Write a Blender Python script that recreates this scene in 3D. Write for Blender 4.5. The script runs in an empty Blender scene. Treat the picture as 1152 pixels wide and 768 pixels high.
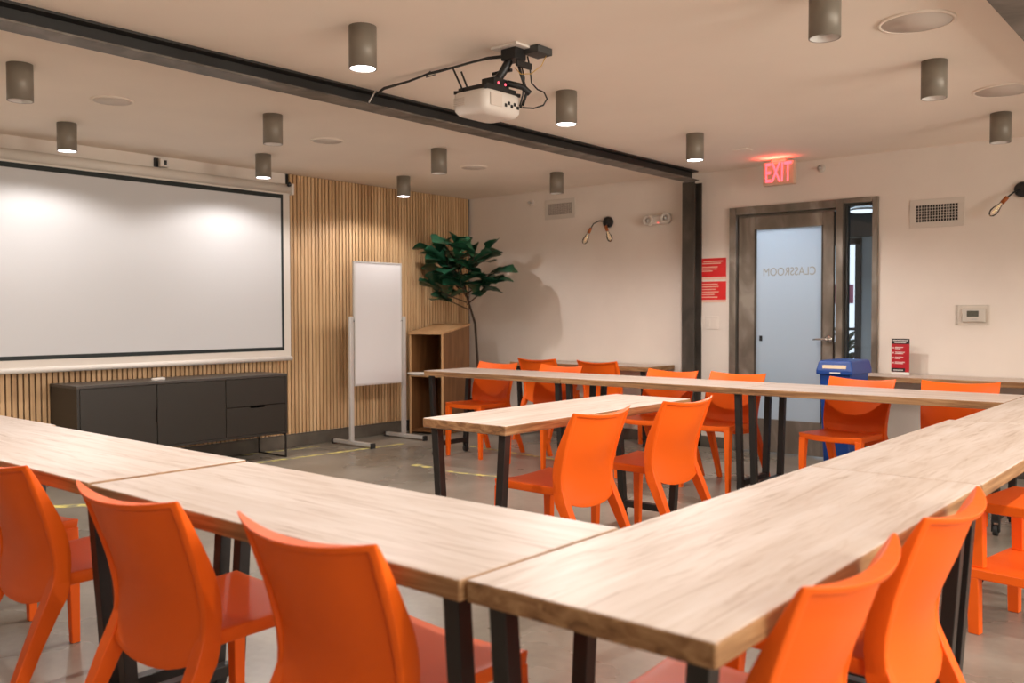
import bpy, bmesh, math, random
from mathutils import Vector, Matrix
R = math.radians
random.seed(4)
SC = bpy.context.scene
COL = SC.collection

# ------------------------------------------------------------------ materials
def new_mat(name):
    m = bpy.data.materials.new(name); m.use_nodes = True
    nt = m.node_tree
    b = nt.nodes.get('Principled BSDF')
    return m, nt, b

def plain(name, col, rough=0.5, metal=0.0, spec=0.5, noise=0.0, nscale=8.0, bump=0.0, bscale=200.0, coat=0.0):
    m, nt, b = new_mat(name)
    b.inputs['Base Color'].default_value = (*col, 1)
    b.inputs['Roughness'].default_value = rough
    b.inputs['Metallic'].default_value = metal
    b.inputs['Specular IOR Level'].default_value = spec
    if coat: b.inputs['Coat Weight'].default_value = coat
    if noise or bump:
        tc = nt.nodes.new('ShaderNodeTexCoord')
    if noise:
        n = nt.nodes.new('ShaderNodeTexNoise'); n.inputs['Scale'].default_value = nscale; n.inputs['Detail'].default_value = 5
        r = nt.nodes.new('ShaderNodeValToRGB')
        r.color_ramp.elements[0].position = .3; r.color_ramp.elements[1].position = .7
        r.color_ramp.elements[0].color = tuple(max(0, c*(1-noise)) for c in col) + (1,)
        r.color_ramp.elements[1].color = tuple(min(1, c*(1+noise)) for c in col) + (1,)
        nt.links.new(tc.outputs['Object'], n.inputs['Vector'])
        nt.links.new(n.outputs['Fac'], r.inputs['Fac'])
        nt.links.new(r.outputs['Color'], b.inputs['Base Color'])
    if bump:
        n2 = nt.nodes.new('ShaderNodeTexNoise'); n2.inputs['Scale'].default_value = bscale; n2.inputs['Detail'].default_value = 3
        bp = nt.nodes.new('ShaderNodeBump'); bp.inputs['Strength'].default_value = bump; bp.inputs['Distance'].default_value = .002
        nt.links.new(tc.outputs['Object'], n2.inputs['Vector'])
        nt.links.new(n2.outputs['Fac'], bp.inputs['Height'])
        nt.links.new(bp.outputs['Normal'], b.inputs['Normal'])
    return m

def emit(name, col, s):
    m, nt, b = new_mat(name)
    b.inputs['Base Color'].default_value = (*col, 1)
    b.inputs['Emission Color'].default_value = (*col, 1)
    b.inputs['Emission Strength'].default_value = s
    return m

def wood(name, stops, along='X', stretch=(1.2, 22, 22), rough=.5, dist=1.0, knots=False):
    m, nt, b = new_mat(name)
    tc = nt.nodes.new('ShaderNodeTexCoord')
    oi = nt.nodes.new('ShaderNodeObjectInfo')
    add = nt.nodes.new('ShaderNodeVectorMath'); add.operation = 'MULTIPLY_ADD'
    add.inputs[1].default_value = (1, 1, 1)
    mp = nt.nodes.new('ShaderNodeMapping')
    s = stretch if along == 'X' else ((stretch[1], stretch[0], stretch[2]) if along == 'Y' else (stretch[1], stretch[2], stretch[0]))
    mp.inputs['Scale'].default_value = s
    rv = nt.nodes.new('ShaderNodeCombineXYZ')
    mul = nt.nodes.new('ShaderNodeMath'); mul.operation = 'MULTIPLY'; mul.inputs[1].default_value = 37.0
    nt.links.new(oi.outputs['Random'], mul.inputs[0])
    for i in range(3): nt.links.new(mul.outputs[0], rv.inputs[i])
    nt.links.new(tc.outputs['Object'], add.inputs[0]); nt.links.new(rv.outputs[0], add.inputs[2])
    nt.links.new(add.outputs[0], mp.inputs['Vector'])
    n = nt.nodes.new('ShaderNodeTexNoise'); n.inputs['Scale'].default_value = 1.0; n.inputs['Detail'].default_value = 7
    n.inputs['Roughness'].default_value = .62; n.inputs['Distortion'].default_value = dist
    nt.links.new(mp.outputs[0], n.inputs['Vector'])
    r = nt.nodes.new('ShaderNodeValToRGB')
    el = r.color_ramp.elements
    while len(el) < len(stops): el.new(.5)
    for e, (p, c) in zip(el, stops): e.position = p; e.color = (*c, 1)
    nt.links.new(n.outputs['Fac'], r.inputs['Fac'])
    out = r.outputs['Color']
    # broad board tone variation
    n2 = nt.nodes.new('ShaderNodeTexNoise'); n2.inputs['Scale'].default_value = .28; n2.inputs['Detail'].default_value = 1
    nt.links.new(mp.outputs[0], n2.inputs['Vector'])
    r2 = nt.nodes.new('ShaderNodeValToRGB'); r2.color_ramp.elements[0].color = (.92, .885, .85, 1); r2.color_ramp.elements[1].color = (1.04, 1.04, 1.04, 1)
    r2.color_ramp.elements[0].position = .35; r2.color_ramp.elements[1].position = .65
    nt.links.new(n2.outputs['Fac'], r2.inputs['Fac'])
    mx = nt.nodes.new('ShaderNodeMix'); mx.data_type = 'RGBA'; mx.blend_type = 'MULTIPLY'; mx.inputs['Factor'].default_value = 1
    nt.links.new(out, mx.inputs[6]); nt.links.new(r2.outputs['Color'], mx.inputs[7])
    nt.links.new(mx.outputs[2], b.inputs['Base Color'])
    b.inputs['Roughness'].default_value = rough
    bp = nt.nodes.new('ShaderNodeBump'); bp.inputs['Strength'].default_value = .15; bp.inputs['Distance'].default_value = .001
    nt.links.new(n.outputs['Fac'], bp.inputs['Height']); nt.links.new(bp.outputs['Normal'], b.inputs['Normal'])
    return m

def concrete_floor():
    m, nt, b = new_mat('polished_concrete')
    tc = nt.nodes.new('ShaderNodeTexCoord')
    n = nt.nodes.new('ShaderNodeTexNoise'); n.inputs['Scale'].default_value = 1.1; n.inputs['Detail'].default_value = 5; n.inputs['Roughness'].default_value = .5
    n.inputs['Distortion'].default_value = .15
    n3 = nt.nodes.new('ShaderNodeTexNoise'); n3.inputs['Scale'].default_value = 26; n3.inputs['Detail'].default_value = 4
    nt.links.new(tc.outputs['Object'], n.inputs['Vector']); nt.links.new(tc.outputs['Object'], n3.inputs['Vector'])
    r = nt.nodes.new('ShaderNodeValToRGB')
    el = r.color_ramp.elements; el.new(.5)
    el[0].position = .3; el[0].color = (.17, .148, .115, 1)
    el[1].position = .5; el[1].color = (.27, .24, .195, 1)
    el[2].position = .72; el[2].color = (.40, .36, .30, 1)
    nt.links.new(n.outputs['Fac'], r.inputs['Fac'])
    r3 = nt.nodes.new('ShaderNodeValToRGB'); r3.color_ramp.elements[0].color = (.8, .8, .8, 1); r3.color_ramp.elements[1].color = (1.1, 1.1, 1.1, 1)
    nt.links.new(n3.outputs['Fac'], r3.inputs['Fac'])
    mx = nt.nodes.new('ShaderNodeMix'); mx.data_type = 'RGBA'; mx.blend_type = 'MULTIPLY'; mx.inputs['Factor'].default_value = 1
    nt.links.new(r.outputs['Color'], mx.inputs[6]); nt.links.new(r3.outputs['Color'], mx.inputs[7])
    nt.links.new(mx.outputs[2], b.inputs['Base Color'])
    rr = nt.nodes.new('ShaderNodeMapRange'); rr.inputs['To Min'].default_value = .16; rr.inputs['To Max'].default_value = .42
    nt.links.new(n.outputs['Fac'], rr.inputs['Value']); nt.links.new(rr.outputs[0], b.inputs['Roughness'])
    return m

def tape_mat():
    m, nt, b = new_mat('worn_yellow_tape')
    tc = nt.nodes.new('ShaderNodeTexCoord')
    n = nt.nodes.new('ShaderNodeTexNoise'); n.inputs['Scale'].default_value = 14; n.inputs['Detail'].default_value = 6
    nt.links.new(tc.outputs['Object'], n.inputs['Vector'])
    r = nt.nodes.new('ShaderNodeValToRGB')
    r.color_ramp.elements[0].position = .42; r.color_ramp.elements[0].color = (.30, .27, .17, 1)
    r.color_ramp.elements[1].position = .56; r.color_ramp.elements[1].color = (.75, .66, .2, 1)
    nt.links.new(n.outputs['Fac'], r.inputs['Fac']); nt.links.new(r.outputs['Color'], b.inputs['Base Color'])
    b.inputs['Roughness'].default_value = .6
    return m

def steel_mat(name, c0, c1, c2, rough=.38, metal=.7):
    m, nt, b = new_mat(name)
    tc = nt.nodes.new('ShaderNodeTexCoord')
    mp = nt.nodes.new('ShaderNodeMapping'); mp.inputs['Scale'].default_value = (5, 5, 2.6)
    n = nt.nodes.new('ShaderNodeTexNoise'); n.inputs['Scale'].default_value = 1; n.inputs['Detail'].default_value = 5; n.inputs['Distortion'].default_value = .8
    nt.links.new(tc.outputs['Object'], mp.inputs['Vector']); nt.links.new(mp.outputs[0], n.inputs['Vector'])
    r = nt.nodes.new('ShaderNodeValToRGB'); el = r.color_ramp.elements; el.new(.5)
    for e, p, c in zip(el, (.36, .52, .68), (c0, c1, c2)): e.position = p; e.color = (*c, 1)
    nt.links.new(n.outputs['Fac'], r.inputs['Fac']); nt.links.new(r.outputs['Color'], b.inputs['Base Color'])
    b.inputs['Roughness'].default_value = rough; b.inputs['Metallic'].default_value = metal
    return m

def glass_mat(name='clear_glass', tint=(.99, 1, 1), fac=None):
    m, nt, b = new_mat(name)
    nt.nodes.remove(b)
    g = nt.nodes.new('ShaderNodeBsdfGlossy'); g.inputs['Roughness'].default_value = .02
    t = nt.nodes.new('ShaderNodeBsdfTransparent'); t.inputs['Color'].default_value = (*tint, 1)
    mx = nt.nodes.new('ShaderNodeMixShader'); fr = nt.nodes.new('ShaderNodeFresnel'); fr.inputs['IOR'].default_value = 1.45
    if fac is None: nt.links.new(fr.outputs[0], mx.inputs[0])
    else: mx.inputs[0].default_value = fac
    nt.links.new(t.outputs[0], mx.inputs[1]); nt.links.new(g.outputs[0], mx.inputs[2])
    nt.links.new(mx.outputs[0], nt.nodes['Material Output'].inputs['Surface'])
    return m

def frosted_mat():
    m, nt, b = new_mat('frosted_glass')
    nt.nodes.remove(b)
    d = nt.nodes.new('ShaderNodeBsdfDiffuse'); d.inputs['Color'].default_value = (.62, .68, .72, 1)
    t = nt.nodes.new('ShaderNodeBsdfTranslucent'); t.inputs['Color'].default_value = (.78, .86, .92, 1)
    g = nt.nodes.new('ShaderNodeBsdfGlossy'); g.inputs['Roughness'].default_value = .12
    m1 = nt.nodes.new('ShaderNodeMixShader'); m1.inputs[0].default_value = .6
    m2 = nt.nodes.new('ShaderNodeMixShader'); m2.inputs[0].default_value = .07
    nt.links.new(d.outputs[0], m1.inputs[1]); nt.links.new(t.outputs[0], m1.inputs[2])
    nt.links.new(m1.outputs[0], m2.inputs[1]); nt.links.new(g.outputs[0], m2.inputs[2])
    nt.links.new(m2.outputs[0], nt.nodes['Material Output'].inputs['Surface'])
    return m

M = {}
M['wall'] = plain('wall_paint', (.80, .72, .64), .75, noise=.025, nscale=3, bump=.12, bscale=260)
M['ceil'] = plain('ceiling_paint', (.89, .79, .685), .8, noise=.02, nscale=2)
M['floor'] = concrete_floor()
M['tape'] = tape_mat()
M['base'] = plain('baseboard_grey', (.105, .09, .07), .5, noise=.35, nscale=5)
M['orange'] = plain('orange_plastic', (.90, .132, .007), .42, spec=.3, bump=.12, bscale=420)
M['black_metal'] = plain('black_powder_coat', (.016, .014, .013), .38, spec=.5)
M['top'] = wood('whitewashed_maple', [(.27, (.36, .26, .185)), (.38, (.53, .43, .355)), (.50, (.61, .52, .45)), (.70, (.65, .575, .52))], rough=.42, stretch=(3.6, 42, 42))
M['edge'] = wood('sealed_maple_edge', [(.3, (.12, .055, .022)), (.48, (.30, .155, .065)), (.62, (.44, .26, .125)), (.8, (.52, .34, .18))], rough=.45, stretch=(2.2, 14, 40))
M['slat'] = wood('oak_slat', [(.3, (.38, .22, .105)), (.5, (.58, .37, .19)), (.7, (.70, .48, .27))], along='Z', stretch=(.8, 15, 15), rough=.55, dist=.3)
M['felt'] = plain('black_felt', (.018, .015, .012), .95)
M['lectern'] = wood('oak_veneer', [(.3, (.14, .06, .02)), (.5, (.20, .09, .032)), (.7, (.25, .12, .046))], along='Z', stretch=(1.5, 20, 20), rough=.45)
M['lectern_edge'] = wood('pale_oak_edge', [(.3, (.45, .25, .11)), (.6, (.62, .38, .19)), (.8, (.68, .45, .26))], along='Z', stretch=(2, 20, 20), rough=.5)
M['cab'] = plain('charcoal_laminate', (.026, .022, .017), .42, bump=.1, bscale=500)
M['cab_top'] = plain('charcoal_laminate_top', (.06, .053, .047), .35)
M['steel'] = steel_mat('brushed_raw_steel', (.19, .165, .135), (.25, .22, .185), (.40, .365, .32), rough=.30, metal=.55)
M['beam'] = steel_mat('dark_steel', (.05, .042, .034), (.075, .063, .05), (.115, .098, .08), rough=.5, metal=.35)
M['beam_black'] = plain('black_beam_web', (.022, .019, .016), .6)
M['flange'] = steel_mat('lighter_beam_flange', (.10, .085, .07), (.16, .138, .115), (.23, .20, .17), rough=.5, metal=.25)
M['chrome'] = plain('satin_chrome', (.62, .60, .57), .2, metal=1)
M['lamp'] = plain('grey_lamp_body', (.225, .195, .155), .45, spec=.4, metal=.2)
M['lamp_in'] = plain('lamp_reflector', (.75, .73, .7), .25, metal=.3)
M['lamp_dark'] = plain('unlit_lamp_lens', (.5, .49, .46), .25)
M['lit'] = emit('lit_led_lens', (1, .93, .96), 14)
M['speaker'] = plain('ceiling_speaker_grille', (.66, .58, .51), .7)
M['white'] = plain('white_plastic', (.72, .67, .61), .4)
M['warm_white'] = plain('offwhite_metal', (.66, .60, .53), .5)
M['screen'] = plain('projection_fabric', (.57, .565, .565), .9)
M['screen_black'] = plain('screen_border', (.006, .012, .011), .6)
M['board'] = plain('whiteboard_surface', (.72, .70, .70), .16)
M['alu'] = plain('light_aluminium', (.62, .60, .57), .35, metal=.35)
M['black'] = plain('black_plastic', (.012, .012, .012), .4)
M['black_rubber'] = plain('black_rubber', (.02, .02, .02), .7)
M['red'] = plain('red_print', (.72, .02, .02), .45)
M['redink'] = plain('pale_print', (.85, .55, .42), .5)
M['paper'] = plain('white_paper', (.8, .77, .72), .6)
M['dark_red'] = plain('crimson_print', (.45, .012, .02), .35)
M['blackprint'] = plain('black_print', (.012, .012, .014), .35)
M['copper'] = plain('copper_socket', (.42, .13, .045), .35, metal=.7)
M['exit_face'] = plain('exit_sign_housing', (.62, .42, .30), .35)
M['exit_red'] = emit('lit_red_lettering', (1, .10, .14), 2.2)
M['exit_glow'] = emit('exit_lamp_tube', (1, .10, .08), 3)
M['frost'] = frosted_mat()
M['glass'] = glass_mat()
M['lcd'] = plain('lcd_display', (.10, .105, .085), .2)
M['blue'] = plain('blue_plastic', (.006, .055, .27), .4, bump=.1)
M['blue_grey'] = plain('dark_blue_plastic', (.05, .06, .095), .45)
M['label'] = plain('cream_label', (.75, .6, .4), .5)
M['leaf'] = plain('fig_leaf', (.014, .068, .034), .34, noise=.5, nscale=9, bump=.6, bscale=35)
M['leaf_light'] = plain('fig_leaf_young', (.035, .16, .075), .36, noise=.3, nscale=9)
M['bark'] = plain('fig_bark', (.055, .036, .024), .8, noise=.4, nscale=20)
M['soil'] = plain('potting_soil', (.02, .014, .01), .9)
M['pot'] = plain('dark_planter', (.03, .028, .026), .6)
M['cor_wall'] = plain('corridor_wall', (.42, .47, .50), .7)
M['cor_dark'] = plain('corridor_dark', (.045, .047, .045), .5)
M['yellow'] = plain('yellow_wire', (.6, .38, .08), .5)
M['letter'] = plain('etched_lettering', (.42, .40, .33), .6)
M['guard'] = glass_mat('clear_guard_plastic', (.97, .97, .96), .03)
M['bulb_glass'] = glass_mat('amber_bulb_glass', (1.0, .97, .9))
M['filament'] = emit('bulb_filament', (1, .72, .4), .8)
M['daylight'] = emit('outdoor_daylight', (.80, .90, 1.0), 1.1)
M['pink'] = plain('pink_poster', (.8, .2, .35), .6)

# ------------------------------------------------------------------ mesh helpers
class MB:
    """collects shapes into one mesh"""
    def __init__(s): s.bm = bmesh.new()
    def box(s, x0, x1, y0, y1, z0, z1, mi=0, rot=None, piv=None):
        v = [Vector((x, y, z)) for z in (z0, z1) for y in (y0, y1) for x in (x0, x1)]
        if rot is not None:
            p = Vector(piv or ((x0+x1)/2, (y0+y1)/2, (z0+z1)/2)); v = [p + rot @ (a-p) for a in v]
        V = [s.bm.verts.new(a) for a in v]
        for f in ((0, 2, 3, 1), (4, 5, 7, 6), (0, 1, 5, 4), (1, 3, 7, 5), (3, 2, 6, 7), (2, 0, 4, 6)):
            F = s.bm.faces.new([V[i] for i in f]); F.material_index = mi
        return s
    def loft(s, rings, mi=0, cap=True, smooth=False, closed=True):
        RR = [[s.bm.verts.new(Vector(p)) for p in r] for r in rings]
        n = len(RR[0])
        for a, b in zip(RR, RR[1:]):
            for i in range(n if closed else n-1):
                F = s.bm.faces.new((a[i], a[(i+1) % n], b[(i+1) % n], b[i])); F.material_index = mi; F.smooth = smooth
        if cap:
            F = s.bm.faces.new(list(reversed(RR[0]))); F.material_index = mi
            F = s.bm.faces.new(RR[-1]); F.material_index = mi
        return s
    def tube(s, pts, r, n=8, mi=0, smooth=True, cap=True):
        pts = [Vector(p) for p in pts]; rings = []
        rr = r if isinstance(r, (list, tuple)) else [r]*len(pts)
        up = Vector((0, 0, 1))
        t0 = (pts[1]-pts[0]).normalized()
        u = t0.cross(up)
        if u.length < 1e-3: u = t0.cross(Vector((0, 1, 0)))
        u.normalize()
        for i, p in enumerate(pts):
            t = (pts[min(i+1, len(pts)-1)] - pts[max(i-1, 0)]).normalized()
            u = (u - t*u.dot(t)).normalized(); w = t.cross(u)
            rings.append([p + (u*math.cos(2*math.pi*k/n) + w*math.sin(2*math.pi*k/n))*rr[i] for k in range(n)])
        return s.loft(rings, mi, cap, smooth)
    def lathe(s, prof, c=(0, 0, 0), n=28, mi=0, smooth=True, rot=None, cap=True):
        c = Vector(c); rings = []
        for r, z in prof:
            rings.append([c + ((rot @ Vector((r*math.cos(2*math.pi*k/n), r*math.sin(2*math.pi*k/n), z))) if rot else Vector((r*math.cos(2*math.pi*k/n), r*math.sin(2*math.pi*k/n), z))) for k in range(n)])
        return s.loft(rings, mi, cap, smooth)
    def build(s, name, mats, parent=None, bevel=0, seg=2, angle=40):
        me = bpy.data.meshes.new(name)
        bmesh.ops.recalc_face_normals(s.bm, faces=s.bm.faces)
        s.bm.to_mesh(me); s.bm.free()
        if not isinstance(mats, (list, tuple)): mats = [mats]
        for m in mats: me.materials.append(m)
        o = bpy.data.objects.new(name, me); COL.objects.link(o)
        if parent: o.parent = parent
        if bevel:
            b = o.modifiers.new('bevel', 'BEVEL'); b.width = bevel; b.segments = seg; b.limit_method = 'ANGLE'; b.angle_limit = R(angle)
            b.harden_normals = False
        return o

def tag(o, label=None, cat=None, group=None, kind=None):
    if label: o['label'] = label
    if cat: o['category'] = cat
    if group: o['group'] = group
    if kind: o['kind'] = kind
    return o
def empty(name, loc, rz=0, label=None, cat=None, group=None):
    o = bpy.data.objects.new(name, None); COL.objects.link(o); o.location = loc; o.rotation_euler = (0, 0, R(rz)); o.empty_display_size = .1
    return tag(o, label, cat, group)
def copy_tree(o, parent=None):
    c = o.copy(); COL.objects.link(c)
    if parent: c.parent = parent
    for ch in list(o.children): copy_tree(ch, c)
    return c
def structure(o): o['kind'] = 'structure'; return o

def text_mesh(name, body, size, mat, parent, M4, extrude=.001, width=1.0, offset=0.0):
    cu = bpy.data.curves.new(name, 'FONT'); cu.body = body; cu.size = size; cu.extrude = extrude; cu.align_x = 'CENTER'; cu.align_y = 'CENTER'; cu.offset = offset
    tmp = bpy.data.objects.new('tmp_text', cu); COL.objects.link(tmp)
    bpy.context.view_layer.update()
    dg = bpy.context.evaluated_depsgraph_get()
    me = bpy.data.meshes.new_from_object(tmp.evaluated_get(dg))
    bpy.data.objects.remove(tmp); bpy.data.curves.remove(cu)
    me.transform(M4 @ Matrix.Diagonal((width, 1, 1, 1)))
    me.materials.clear(); me.materials.append(mat); me.name = name
    o = bpy.data.objects.new(name, me); COL.objects.link(o); o.parent = parent
    return o

# ------------------------------------------------------------------ dimensions
XW = -6.80      # front wall surface (plane behind slats)
YW = 7.339      # far wall surface
ZC = 2.465      # ceiling
XR, YB = 2.4, -2.6

# ------------------------------------------------------------------ setting
structure(MB().box(XW-.2, XR+.2, YB-.2, 12.0, -.08, 0).build('floor', M['floor']))
structure(MB().box(XW-.2, XR+.2, YB-.2, YW+.12, ZC, ZC+.1).build('ceiling', M['ceil']))
structure(MB().box(XW-.15, XW, YB-.2, YW+.12, 0, ZC).build('wall_front', M['wall']))
DX0, DX1, DZ = -3.65, -2.38, 2.122
w = MB()
w.box(XW-.15, DX0, YW, YW+.12, 0, ZC); w.box(DX1, XR+.2, YW, YW+.12, 0, ZC); w.box(DX0, DX1, YW, YW+.12, DZ, ZC)
structure(w.build('wall_far', M['wall']))
# back wall (behind the camera) and right wall with window openings
w = MB()
w.box(XW-.15, XR+.2, YB-.12, YB, 0, ZC)
structure(w.build('wall_back', M['wall']))
WINS = [(-1.6, .2), (1.0, 2.8), (3.6, 5.4)]
w = MB(); prev = YB-.12
for a, b in WINS:
    w.box(XR, XR+.14, prev, a, 0, ZC); w.box(XR, XR+.14, a, b, 0, .85); w.box(XR, XR+.14, a, b, 2.2, ZC); prev = b
w.box(XR, XR+.14, prev, YW+.12, 0, ZC)
structure(w.build('wall_right', M['wall']))
for i, (a, b) in enumerate(WINS):
    f = MB()
    for y0, y1, z0, z1 in ((a, b, .85, .9), (a, b, 2.15, 2.2), (a, a+.05, .9, 2.15), (b-.05, b, .9, 2.15), ((a+b)/2-.02, (a+b)/2+.02, .9, 2.15)):
        f.box(XR+.03, XR+.09, y0, y1, z0, z1)
    o = structure(f.build('window_%d' % (i+1), M['cor_dark']))
    g = MB().box(XR+.055, XR+.062, a+.05, b-.05, .9, 2.15).build('window_pane', M['glass'], o)
b = MB().box(XW, XW+.032, YB, YW, 0, .115); structure(b.build('baseboard_front', M['base'], bevel=.003))
b = MB().box(XW+.03, DX0, YW-.014, YW, 0, .10).box(DX1, XR, YW-.014, YW, 0, .10)
structure(b.build('baseboard_far', M['base'], bevel=.003))

# steel I-beams along the ceiling and a column against the far wall
def ibeam(name, x0, y0, y1):
    m = MB(); xm = x0-.07
    m.box(x0-.14, x0, y0, y1, 2.377, 2.387, 1).box(x0-.14, x0-.004, y0, y1, ZC-.012, ZC-.0005).box(xm-.005, xm+.005, y0, y1, 2.387, ZC-.012)
    return structure(m.build(name, [M['beam_black'], M['flange']], bevel=.0015))  # web and top flange darker, bottom flange lighter
ibeam('ceiling_beam', -3.895, YB+.01, 7.207)
ibeam('ceiling_beam.001', -.70, YB+.01, YW-.002)
m = MB(); cx = -3.992
m.box(cx-.062, cx+.062, 7.195, 7.207, 0, 2.374).box(cx-.062, cx+.062, YW-.014, YW-.002, 0, 2.374).box(cx-.006, cx+.006, 7.207, YW-.014, 0, 2.374)
structure(m.build('steel_column', M['beam'], bevel=.002))

# ------------------------------------------------------------------ slatted wall cladding
m = MB()
m.box(XW+.0005, XW+.014, 4.925, YW-.001, .125, ZC-.002, 1)
m.box(XW+.0005, XW+.014, 1.6, 4.925, .125, .95, 1)
y = 1.62
while y < YW-.03:
    m.box(XW+.014, XW+.034, y, y+.0288, .122, (ZC-.003 if y > 4.91 else .95), 0)
    y += .0401
o = m.build('slat_panel', [M['slat'], M['felt']])
tag(o, 'vertical oak slat cladding on black felt covering the front wall', 'wall panel')

# worn yellow tape on the floor
def tape(pts, wd, label):
    m = MB(); rnd = random.Random(int(abs(pts[0][0])*1000))
    (xa, ya), (xb, yb) = pts
    d = Vector((xb-xa, yb-ya)); L = d.length; d.normalize(); n = Vector((-d.y, d.x)); s = 0
    rings = []
    k = max(3, int(L/.05))
    for i in range(k+1):
        p = Vector((xa, ya)) + d*(L*i/k)
        a = wd/2*(1+rnd.uniform(-.3, .25)); c = wd/2*(1+rnd.uniform(-.3, .25))
        q0 = p+n*a; q1 = p-n*c
        rings.append([(q0.x, q0.y, .0003), (q1.x, q1.y, .0003), (q1.x, q1.y, .0012), (q0.x, q0.y, .0012)])
    m.loft(rings)
    return tag(m.build('floor_tape', M['tape']), label, 'floor tape', 'worn yellow tape on the floor')
tape([(-6.27, 4.25), (-6.14, 5.75)], .05, 'long worn yellow tape strip on floor in front of the slat wall')
tape([(-6.72, 4.4), (-6.62, 5.15)], .035, 'faint yellow tape remnant on floor against the dark baseboard')
tape([(-5.22, 4.98), (-5.02, 4.98)], .06, 'short yellow tape patch on open floor before the two-seat table')
tape([(-4.82, 4.93), (-4.2, 5.02)], .04, 'broken yellow tape dash beside the left end of the two-seat table')
tape([(-5.55, 6.02), (-4.45, 5.9)], .04, 'yellow tape strip on floor beneath the back table row')
tape([(-5.9, 2.35), (-5.6, 2.72)], .09, 'wide yellow tape strip seen through the gap under the left tables')

# ------------------------------------------------------------------ chair
def lerp(a, b, t): return a+(b-a)*t
PROF = [(.785, -.235), (.74, -.217), (.69, -.199), (.61, -.172), (.52, -.152), (.46, -.149), (.40, -.160), (.35, -.182)]
def prof(z):
    if z >= PROF[0][0]: return PROF[0][1]
    for (z0, y0), (z1, y1) in zip(PROF, PROF[1:]):
        if z >= z1:
            t = (z0-z)/(z0-z1); return lerp(y0, y1, t)
    return PROF[-1][1]
def hw(z): return .196 + (.219-.196)*max(0, min(1, (z-.36)/(.785-.36)))**1.1
def build_backrest(parent):
    us = [-1, -.965, -.925, -.90, -.86, -.7, -.5, -.3, -.1, .1, .3, .5, .7, .86, .90, .925, .965, 1]
    vs = [0, .05, .09, .11, .2, .3, .4, .5, .6, .7, .8, .9, .955, .965, .985, 1]
    m = MB(); bm = m.bm; F = {}; B = {}
    for i, u in enumerate(us):
        for j, v in enumerate(vs):
            zb = .352 + .045*abs(u)**2.5; zt = .785 - .020*(1-u*u)
            z = lerp(zb, zt, v); x = hw(z)*u
            y0 = prof(z) - .060*(1-abs(u)**2.2)*(.15+.85*min(1, v*1.5))
            ed = .007 + .040*min(1, (1-v)/.55)**.8; T = lerp(.037, ed, abs(u)**2.5) if v > .5 else lerp(lerp(.037, ed, abs(u)**2.5), .045, 1-v/.5)*1.0
            inset = .014*min(1, max(0, (v-.08)/.3)) if (abs(u) < .91 and v < .96) else 0
            B[i, j] = bm.verts.new((x, y0 + inset, z))
            fr = .0
            F[i, j] = bm.verts.new((x, y0 + T, z))
    ni, nj = len(us), len(vs)
    for i in range(ni-1):
        for j in range(nj-1):
            bm.faces.new((B[i, j], B[i+1, j], B[i+1, j+1], B[i, j+1])).smooth = True
            bm.faces.new((F[i, j], F[i, j+1], F[i+1, j+1], F[i+1, j])).smooth = True
        bm.faces.new((B[i, nj-1], B[i+1, nj-1], F[i+1, nj-1], F[i, nj-1]))
        bm.faces.new((B[i, 0], F[i, 0], F[i+1, 0], B[i+1, 0]))
    for j in range(nj-1):
        bm.faces.new((B[0, j], B[0, j+1], F[0, j+1], F[0, j])).smooth = True
        bm.faces.new((B[ni-1, j], F[ni-1, j], F[ni-1, j+1], B[ni-1, j+1])).smooth = True
    return m.build('backrest', M['orange'], parent, bevel=.004, seg=2, angle=50)
def build_seat(parent):
    m = MB(); bm = m.bm; n = 12; T = {}; Bt = {}
    for i in range(n+1):
        for j in range(n+1):
            u = -1+2*i/n; v = j/n
            y = lerp(-.138, .228, v); hwid = lerp(.188, .202, v)
            dish = .011*(1-u*u)*(1-(2*v-1)**4*.0) 
            z = .455 - dish - .006*(1-v)
            T[i, j] = bm.verts.new((hwid*u, y, z)); Bt[i, j] = bm.verts.new((hwid*u*.985, lerp(-.136, .223, v), z-.036))
    for i in range(n):
        for j in range(n):
            bm.faces.new((T[i, j], T[i+1, j], T[i+1, j+1], T[i, j+1])).smooth = True
            bm.faces.new((Bt[i, j], Bt[i, j+1], Bt[i+1, j+1], Bt[i+1, j])).smooth = True
        bm.faces.new((T[i, 0], Bt[i, 0], Bt[i+1, 0], T[i+1, 0])).smooth = True
        bm.faces.new((T[i, n], T[i+1, n], Bt[i+1, n], Bt[i, n])).smooth = True
        bm.faces.new((T[0, i], T[0, i+1], Bt[0, i+1], Bt[0, i])).smooth = True
        bm.faces.new((T[n, i], Bt[n, i], Bt[n, i+1], T[n, i+1])).smooth = True
    return m.build('seat', M['orange'], parent, bevel=.004, seg=2, angle=50)
def rect(cx, cy, z, a, b): return [(cx-a, cy-b, z), (cx+a, cy-b, z), (cx+a, cy+b, z), (cx-a, cy+b, z)]
def make_chair():
    t = empty('stacking_chair', (0, 0, 0))
    build_seat(t); build_backrest(t)
    for s in (-1, 1):
        f = MB().loft([rect(s*.180, .203, .425, .021, .024), rect(s*.183, .210, .3, .018, .020), rect(s*.186, .213, 0, .014, .015)])
        f.build('leg', M['orange'], t, bevel=.003)
        rings = []
        for z, y, x, a, b_ in ((.46, -.128, .182, .014, .020), (.42, -.135, .182, .018, .028), (.38, -.150, .184, .020, .030), (.34, -.172, .185, .020, .027), (.25, -.215, .188, .018, .023), (.12, -.272, .194, .016, .020), (0, -.322, .199, .014, .017)):
            rings.append(rect(s*x, y, z, a, b_))
        r = MB().loft(rings); r.build('leg', M['orange'], t, bevel=.003)
    return t
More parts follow.
